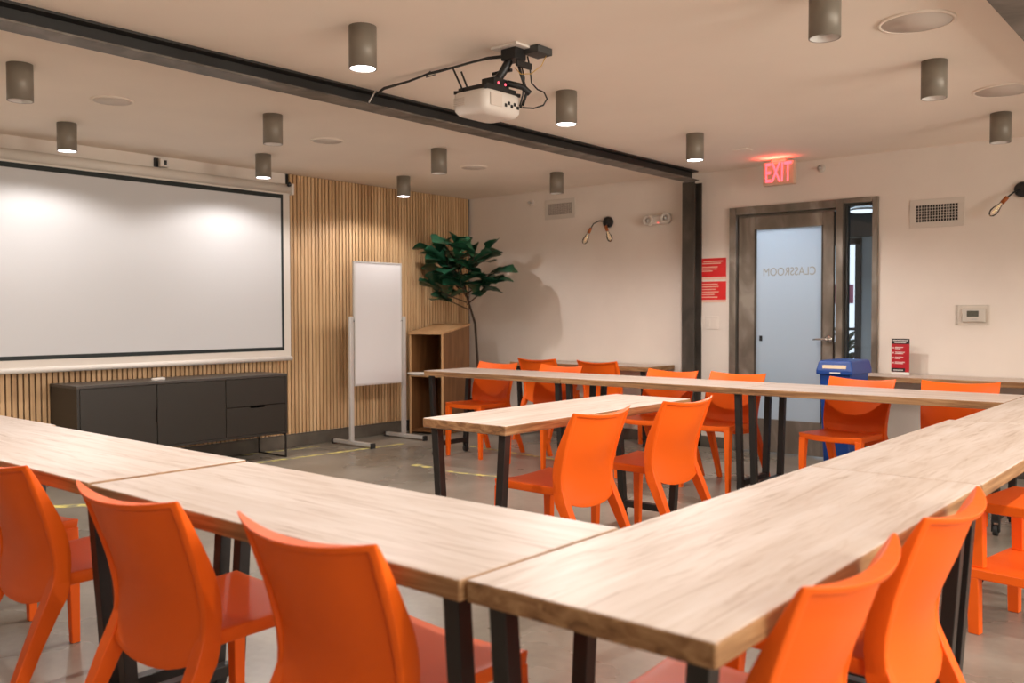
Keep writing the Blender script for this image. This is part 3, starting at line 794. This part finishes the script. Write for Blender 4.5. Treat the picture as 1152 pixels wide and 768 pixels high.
# sconces
def sconce(x, z, label, arms):
    t = empty('bulb_sconce', (x, YW, z), 0, label, 'wall lamp', 'black sconces with bare filament bulbs')
    MB().lathe([(.055, 0), (.055, .022), (.045, .030), (.0005, .032)], n=30, rot=Matrix.Rotation(R(90), 3, 'X')).build('wall_plate', M['black'], t)
    for (dx, pts, tip) in arms:
        a = MB(); P = [Vector(p) for p in pts]; a.tube(P, .006, 8); ar = a.build('arm', M['black'], t)
        e = P[-1]; d = Vector(tip).normalized()
        q = d.to_track_quat('Z', 'Y').to_matrix()
        MB().lathe([(.0005, -.012), (.015, -.01), (.0155, .045), (.0005, .046)], c=e, n=16, rot=q).build('bulb_socket', M['copper'], ar)
        MB().lathe([(.012, .046), (.014, .06), (.026, .10), (.0285, .125), (.020, .150), (.004, .162)], c=e, n=18, rot=q, cap=False).build('bulb', M['bulb_glass'], ar)
        fl = MB(); fl.tube([e+d*.055+q@Vector((.006, 0, 0)), e+d*.13+q@Vector((.009, 0, 0))], .0012, 5); fl.tube([e+d*.055-q@Vector((.006, 0, 0)), e+d*.13-q@Vector((.009, 0, 0))], .0012, 5); fl.build('filament', M['filament'], ar)
sconce(-4.94, 2.09, 'black wall sconce with two bare filament bulbs pointing down', [
    (0, [(-.02, -.03, .01), (-.08, -.05, .015), (-.13, -.07, -.01), (-.16, -.08, -.06)], (-.5, -.1, -1)), (0, [(.0, -.03, -.02), (.005, -.05, -.035), (.015, -.07, -.05)], (.45, -.1, -1))])
sconce(-1.375, 2.085, 'black wall sconce with bare filament bulb cut by right picture edge', [
    (0, [(-.02, -.03, .0), (-.05, -.05, -.02), (-.09, -.08, -.06)], (-.75, -.15, -.9)), (0, [(.02, -.03, .0), (.06, -.05, .0), (.12, -.08, -.05)], (.6, -.15, -.9))])

# emergency light
t = empty('emergency_light', (-4.365, YW, 2.075), 0, 'beige emergency light with two round heads left of steel column', 'emergency light')
MB().box(-.075, .075, -.05, .004, -.045, .045).build('light_housing', M['white'], t, bevel=.02, seg=4)
for s in (-1, 1):
    MB().lathe([(.050, 0), (.052, .04), (.044, .052), (.038, .046), (.0005, .04)], c=(s*.095, -.03, 0.005*s), n=28, rot=Matrix.Rotation(R(90), 3, 'X')).build('lamp_head', M['warm_white'], t)
    MB().lathe([(.022, .047), (.0005, .053)], c=(s*.095, -.03, 0.005*s), n=20, rot=Matrix.Rotation(R(90), 3, 'X')).build('lens', M['alu'], t)
MB().box(.0, .012, -.053, -.05, -.035, -.027).build('status_light', M['exit_glow'], t)

# small round sensors
for x, z, lab in ((-5.90, 2.357, 'tiny round sprinkler head on far wall left of the small vent'), (-2.846, 2.392, 'tiny round sprinkler head on far wall right of exit sign')):
    t = empty('sprinkler_head', (x, YW, z), 0, lab, 'sprinkler', 'wall sprinkler heads')
    MB().lathe([(.035, -.004), (.033, .006), (.016, .01), (.0005, .01)], n=20, rot=Matrix.Rotation(R(90), 3, 'X')).build('cover_ring', M['warm_white'], t)
    MB().lathe([(.008, .01), (.008, .045), (.016, .047), (.0005, .049)], n=14, rot=Matrix.Rotation(R(90), 3, 'X')).build('nozzle', M['alu'], t)

# red notices
def notice(z0, z1, label, lines):
    t = empty('wall_notice', (-3.825, YW, (z0+z1)/2), 0, label, 'notice', 'red notices beside the door')
    H_ = (z1-z0)/2
    MB().box(-.132, .132, -.003, -.0005, -H_, H_).build('sheet', M['red'], t)
    q = MB(); q.box(-.132, .132, -.0042, -.003, -H_-.022, -H_-.004)
    for (xa, xb, z) in lines: q.box(xa, xb, -.0042, -.003, z-.004, z+.004)
    q.build('printed_lines', M['redink'], t)
notice(1.528, 1.696, 'red notice with pale lines, upper of the two beside door', [(-.09, .10, .055), (-.10, .08, .037), (-.11, .05, .005), (-.115, .04, -.012), (-.11, .0, -.03)])
notice(1.324, 1.488, 'red notice with pale lines, lower of the two beside door', [(-.11, .05, .058), (-.11, .06, .035), (-.11, .03, .012), (-.11, .06, -.011), (-.11, .02, -.034), (-.11, .05, -.058)])
# switches
for x0, x1, lab, n in ((-3.985, -3.905, 'single off-white light switch closest to the steel column', 1), (-3.89, -3.765, 'double off-white light switch plate beneath the red notices', 2)):
    t = empty('light_switch', ((x0+x1)/2, YW, 1.118), 0, lab, 'light switch', 'light switches left of the door')
    W_ = (x1-x0)/2
    MB().box(-W_, W_, -.006, -.0003, -.057, .057).build('switch_plate', M['wall'], t, bevel=.003)
    for k in range(n):
        c_ = 0 if n == 1 else (-.032+.064*k)
        MB().box(c_-.016, c_+.016, -.010, -.006, -.033, .033).build('rocker', M['wall'], t, bevel=.002)

# red and black sign standing on the wall table
t = empty('counter_sign', (-2.165, 7.2, .7305), 0, 'small upright red and black sign standing on table against far wall', 'sign')
MB().box(-.067, .067, 0, .003, .0, .275).build('acrylic_holder', M['glass'], t)
MB().box(-.067, .067, .0, .06, .0, .004).build('holder_foot', M['glass'], t)
s = MB(); s.box(-.066, .066, -.0022, -.0012, .02, .235, 0); s.box(-.066, .066, -.0022, -.0012, .235, .275, 1); s.box(-.066, .066, -.0022, -.0012, .0, .02, 2); s.box(-.066, .036, -.003, -.0022, .022, .05, 1)
s.build('printed_sheet', [M['dark_red'], M['blackprint'], M['paper']], t)
q = MB()
for k in range(4):
    z = .205-.038*k
    q.lathe([(.006, 0), (.0005, .0008)], c=(-.053, -.0024, z), n=12, rot=Matrix.Rotation(R(90), 3, 'X'))
    q.box(-.04, .02+(k % 2)*.012, -.0032, -.0022, z+.002, z+.007).box(-.04, .0+(k % 2)*.02, -.0032, -.0022, z-.008, z-.003)
for (xa, xb, z) in ((-.055, .055, .262), (-.045, .04, .247), (-.05, .02, .035)): q.box(xa, xb, -.0032, -.0022, z-.003, z+.003)
q.build('printed_lines', M['paper'], t)

# recycling bin
t = empty('recycling_bin', (-2.385, 6.62, 0), 0, 'blue recycling bin with cream lid label before the right far wall table', 'bin')
def rr(cx, cy, z, a, b_): return rect(cx, cy, z, a, b_)
MB().loft([rr(0, 0, 0, .09, .15), rr(0, 0, .77, .115, .185)]).build('bin_body', M['blue'], t, bevel=.015, seg=3)
L_ = MB(); L_.loft([rr(0, 0, .760, .132, .205), rr(0, 0, .790, .132, .205), rr(0, .0, .855, .118, .190), rr(0, 0, .862, .105, .180)]); L_.build('bin_lid', M['blue'], t, bevel=.008, seg=2)
MB().box(-.085, .085, -.2015, -.1995, .805, .830, rot=Matrix.Rotation(R(-13), 3, 'X')).build('lid_label', M['label'], t)
MB().box(-.03, .045, -.2065, -.2045, .770, .780).build('lid_slot', M['paper'], t)

# ------------------------------------------------------------------ ceiling projector
t = empty('ceiling_projector', (-2.755, 3.30, ZC), 0, 'white projector hanging from black ceiling mount beside the steel beam', 'projector')
MB().box(-.10, .06, -.06, .09, -.012, -.0005).build('ceiling_plate', M['white'], t, bevel=.002)
MB().box(.02, .11, .04, .15, -.035, -.001).build('cable_box', M['cor_dark'], t, bevel=.003)
mt = MB()
mt.box(-.06, .03, -.03, .05, -.065, -.012).tube([(-.03, 0, -.06), (-.06, -.02, -.12), (-.09, -.04, -.17)], .020, 10)
mt.box(-.13, -.05, -.09, .02, -.20, -.15).tube([(-.05, .0, -.165), (.0, .06, -.18), (.02, .09, -.21)], .016, 8)
mt.box(-.14, -.02, -.005, .010, -.115, -.10).box(.02, .035, -.02, .09, -.10, -.07)
mt.build('mount_arm', M['black'], t, bevel=.003)
mb = MB(); OF = Vector((-.08, -.065, .003)); mb.box(-.13, .05, -.10, .11, -.228, -.20)
for a in ((-.14, -.12), (.06, -.12), (-.14, .13), (.06, .13)): mb.tube([(-.04, 0, -.212), (a[0], a[1], -.222)], .009, 6)
mb.tube([(-.10, -.10, -.215), (-.145, -.125, -.10)], .005, 6).tube([(-.09, -.07, -.215), (-.12, -.09, -.12)], .005, 6)
for v in mb.bm.verts: v.co += OF
mb.build('mount_plate', M['black'], t)
pb = MB(); c0 = Vector((-.125, -.055, -.275)); a, b_ = .110, .138
def sec(z, k): 
    pts = []
    for i in range(28):
        th = 2*math.pi*i/28; cx_, sy_ = math.cos(th), math.sin(th); e_ = .32
        pts.append((c0.x+a*k*math.copysign(abs(cx_)**e_, cx_), c0.y+b_*k*math.copysign(abs(sy_)**e_, sy_), c0.z+z))
    return pts
pb.loft([sec(.052, .93), sec(.045, .985), sec(0.0, 1), sec(-.03, .985), sec(-.05, .86), sec(-.056, .6)], smooth=True)
for v in pb.bm.verts: pass
body = pb.build('projector_body', M['white'], t)
MB().box(c0.x+a-.002, c0.x+a+.002, c0.y-.10, c0.y-.02, c0.z-.022, c0.z+.036).build('vent_grille', M['speaker'], body)
pt = MB()
for k in range(6): pt.box(c0.x+a-.001, c0.x+a+.003, c0.y+.0+k*.022, c0.y+.014+k*.022, c0.z-.015+(k % 2)*.012, c0.z+.0+(k % 2)*.012)
pt.build('port', M['black'], body)
gv = MB()
for k in range(5): gv.box(c0.x-.09, c0.x-.02, c0.y-b_-.0015, c0.y-b_+.001, c0.z-.012+k*.008, c0.z-.008+k*.008)
gv.build('side_vent', M['speaker'], body)
MB().lathe([(.035, 0), (.037, .012), (.028, .014), (.0005, .006)], c=(c0.x-a+.004, c0.y+.07, c0.z), n=24, rot=Matrix.Rotation(R(-90), 3, 'Y')).build('lens', M['black'], body)
for s_ in (0, 1): MB().lathe([(.007, 0), (.0005, .004)], c=(-.049, -.06+.05*s_, -.175), n=12, rot=Matrix.Rotation(R(90), 3, 'Y')).build('indicator_knob', M['exit_red'], t)
cb = MB()
cb.tube([(.03, .06, -.04), (.03, .08, -.10), (.03, .09, -.16), (.05, .11, -.19), (.075, .13, -.205), (.085, .14, -.235), (.07, .13, -.265), (.035, .10, -.28), (-.01, .07, -.275)], .004, 6)
cb.tube([(.0, .04, -.05), (.01, .06, -.14), (.0, .06, -.22), (-.01, .05, -.27)], .004, 6)
cb.tube([(-.0, .02, -.06), (.0, .05, -.13), (.01, .08, -.2), (-.01, .07, -.265)], .0075, 6)
cb.build('power_cable', M['black'], t)
MB().tube([(.09, .13, -.03), (.09, .09, -.09), (.06, .05, -.13), (.02, .02, -.13), (.0, .0, -.10)], .0022, 6).build('yellow_wire', M['yellow'], t)
# cable from the beam to the projector mount
cp = MB()
P = [(-3.885, 3.43, 2.43), (-3.83, 3.40, 2.435), (-3.74, 3.363, 2.44), (-3.527, 3.348, 2.438), (-3.374, 3.342, 2.45), (-3.3, 3.347, 2.450), (-3.126, 3.334, 2.45), (-2.91, 3.285, 2.435), (-2.82, 3.28, 2.425)]
cp.tube(P, .006, 7); cp.tube([(x+.008, y-.008, z-.004-.006*math.sin(i)) for i, (x, y, z) in enumerate(P)], .004, 6)
cp.tube([(-3.38, 3.33, 2.435), (-3.36, 3.34, 2.46), (-3.33, 3.35, 2.44), (-3.38, 3.33, 2.43)], .003, 5)
o = tag(cp.build('projector_cable', M['black']), 'black cable strung along ceiling from steel beam to projector', 'cable')
MB().tube([(-3.862, 3.36, 2.38), (-3.866, 3.41, 2.45)], .004, 6).build('cable_tie', M['white'], o)

# ------------------------------------------------------------------ light
def area(name, loc, rot, sx, sy, e, col):
    l = bpy.data.lights.new(name, 'AREA'); l.shape = 'RECTANGLE'; l.size = sx; l.size_y = sy; l.energy = e; l.color = col
    o = bpy.data.objects.new(name, l); COL.objects.link(o); o.location = loc; o.rotation_euler = rot
    return o
area('window_daylight', (XR+.2, sum(WINS[0])/2, 1.55), (0, R(90), 0), 1.3, 1.7, 50, (1, .90, .79))  # dimmer rear window light, put back as fill for the chair backs
for a, b in WINS[1:]: area('window_daylight', (XR+.2, (a+b)/2, 1.55), (0, R(90), 0), 1.3, b-a-.1, 105, (1, .90, .79))
area('corridor_daylight', (-3.3, 8.3, 2.5), (R(-35), 0, 0), 1.2, .8, 34, (.70, .84, 1))
spot(-3.3, 7.80, 32, 130, .6, (1, .93, .93), 2.42)  # fill spot without a fixture, added to brighten the top of the frosted pane
w = bpy.data.worlds.new('world'); SC.world = w; w.use_nodes = True
w.node_tree.nodes['Background'].inputs[0].default_value = (.9, .92, 1, 1); w.node_tree.nodes['Background'].inputs[1].default_value = .8

# ------------------------------------------------------------------ camera
cam = bpy.data.cameras.new('camera'); co = bpy.data.objects.new('camera', cam); COL.objects.link(co)
cam.sensor_width = 36; cam.lens = 1014.43/1152*36; cam.clip_start = .05
yaw, pitch, roll = R(40.062), R(-1.732), R(-.1326)
F_ = Vector((-math.sin(yaw)*math.cos(pitch), math.cos(yaw)*math.cos(pitch), math.sin(pitch)))
R0 = F_.cross(Vector((0, 0, 1))).normalized(); U0 = R0.cross(F_)
Rt = math.cos(roll)*R0 + math.sin(roll)*U0; Up = -math.sin(roll)*R0 + math.cos(roll)*U0
mt_ = Matrix((Rt, Up, -F_)).transposed().to_4x4(); mt_.translation = Vector((0, 0, 1.2)); co.matrix_world = mt_
cam.dof.use_dof = True; cam.dof.focus_distance = 4.3; cam.dof.aperture_fstop = 3.2
SC.camera = co
SC.view_settings.view_transform = 'Standard'; SC.view_settings.look = 'None'; SC.view_settings.gamma = 1; SC.view_settings.use_curve_mapping = False
SC.view_settings.exposure = 0.0
SC.cycles.max_bounces = 8; SC.cycles.diffuse_bounces = 5; SC.cycles.sample_clamp_indirect = 4
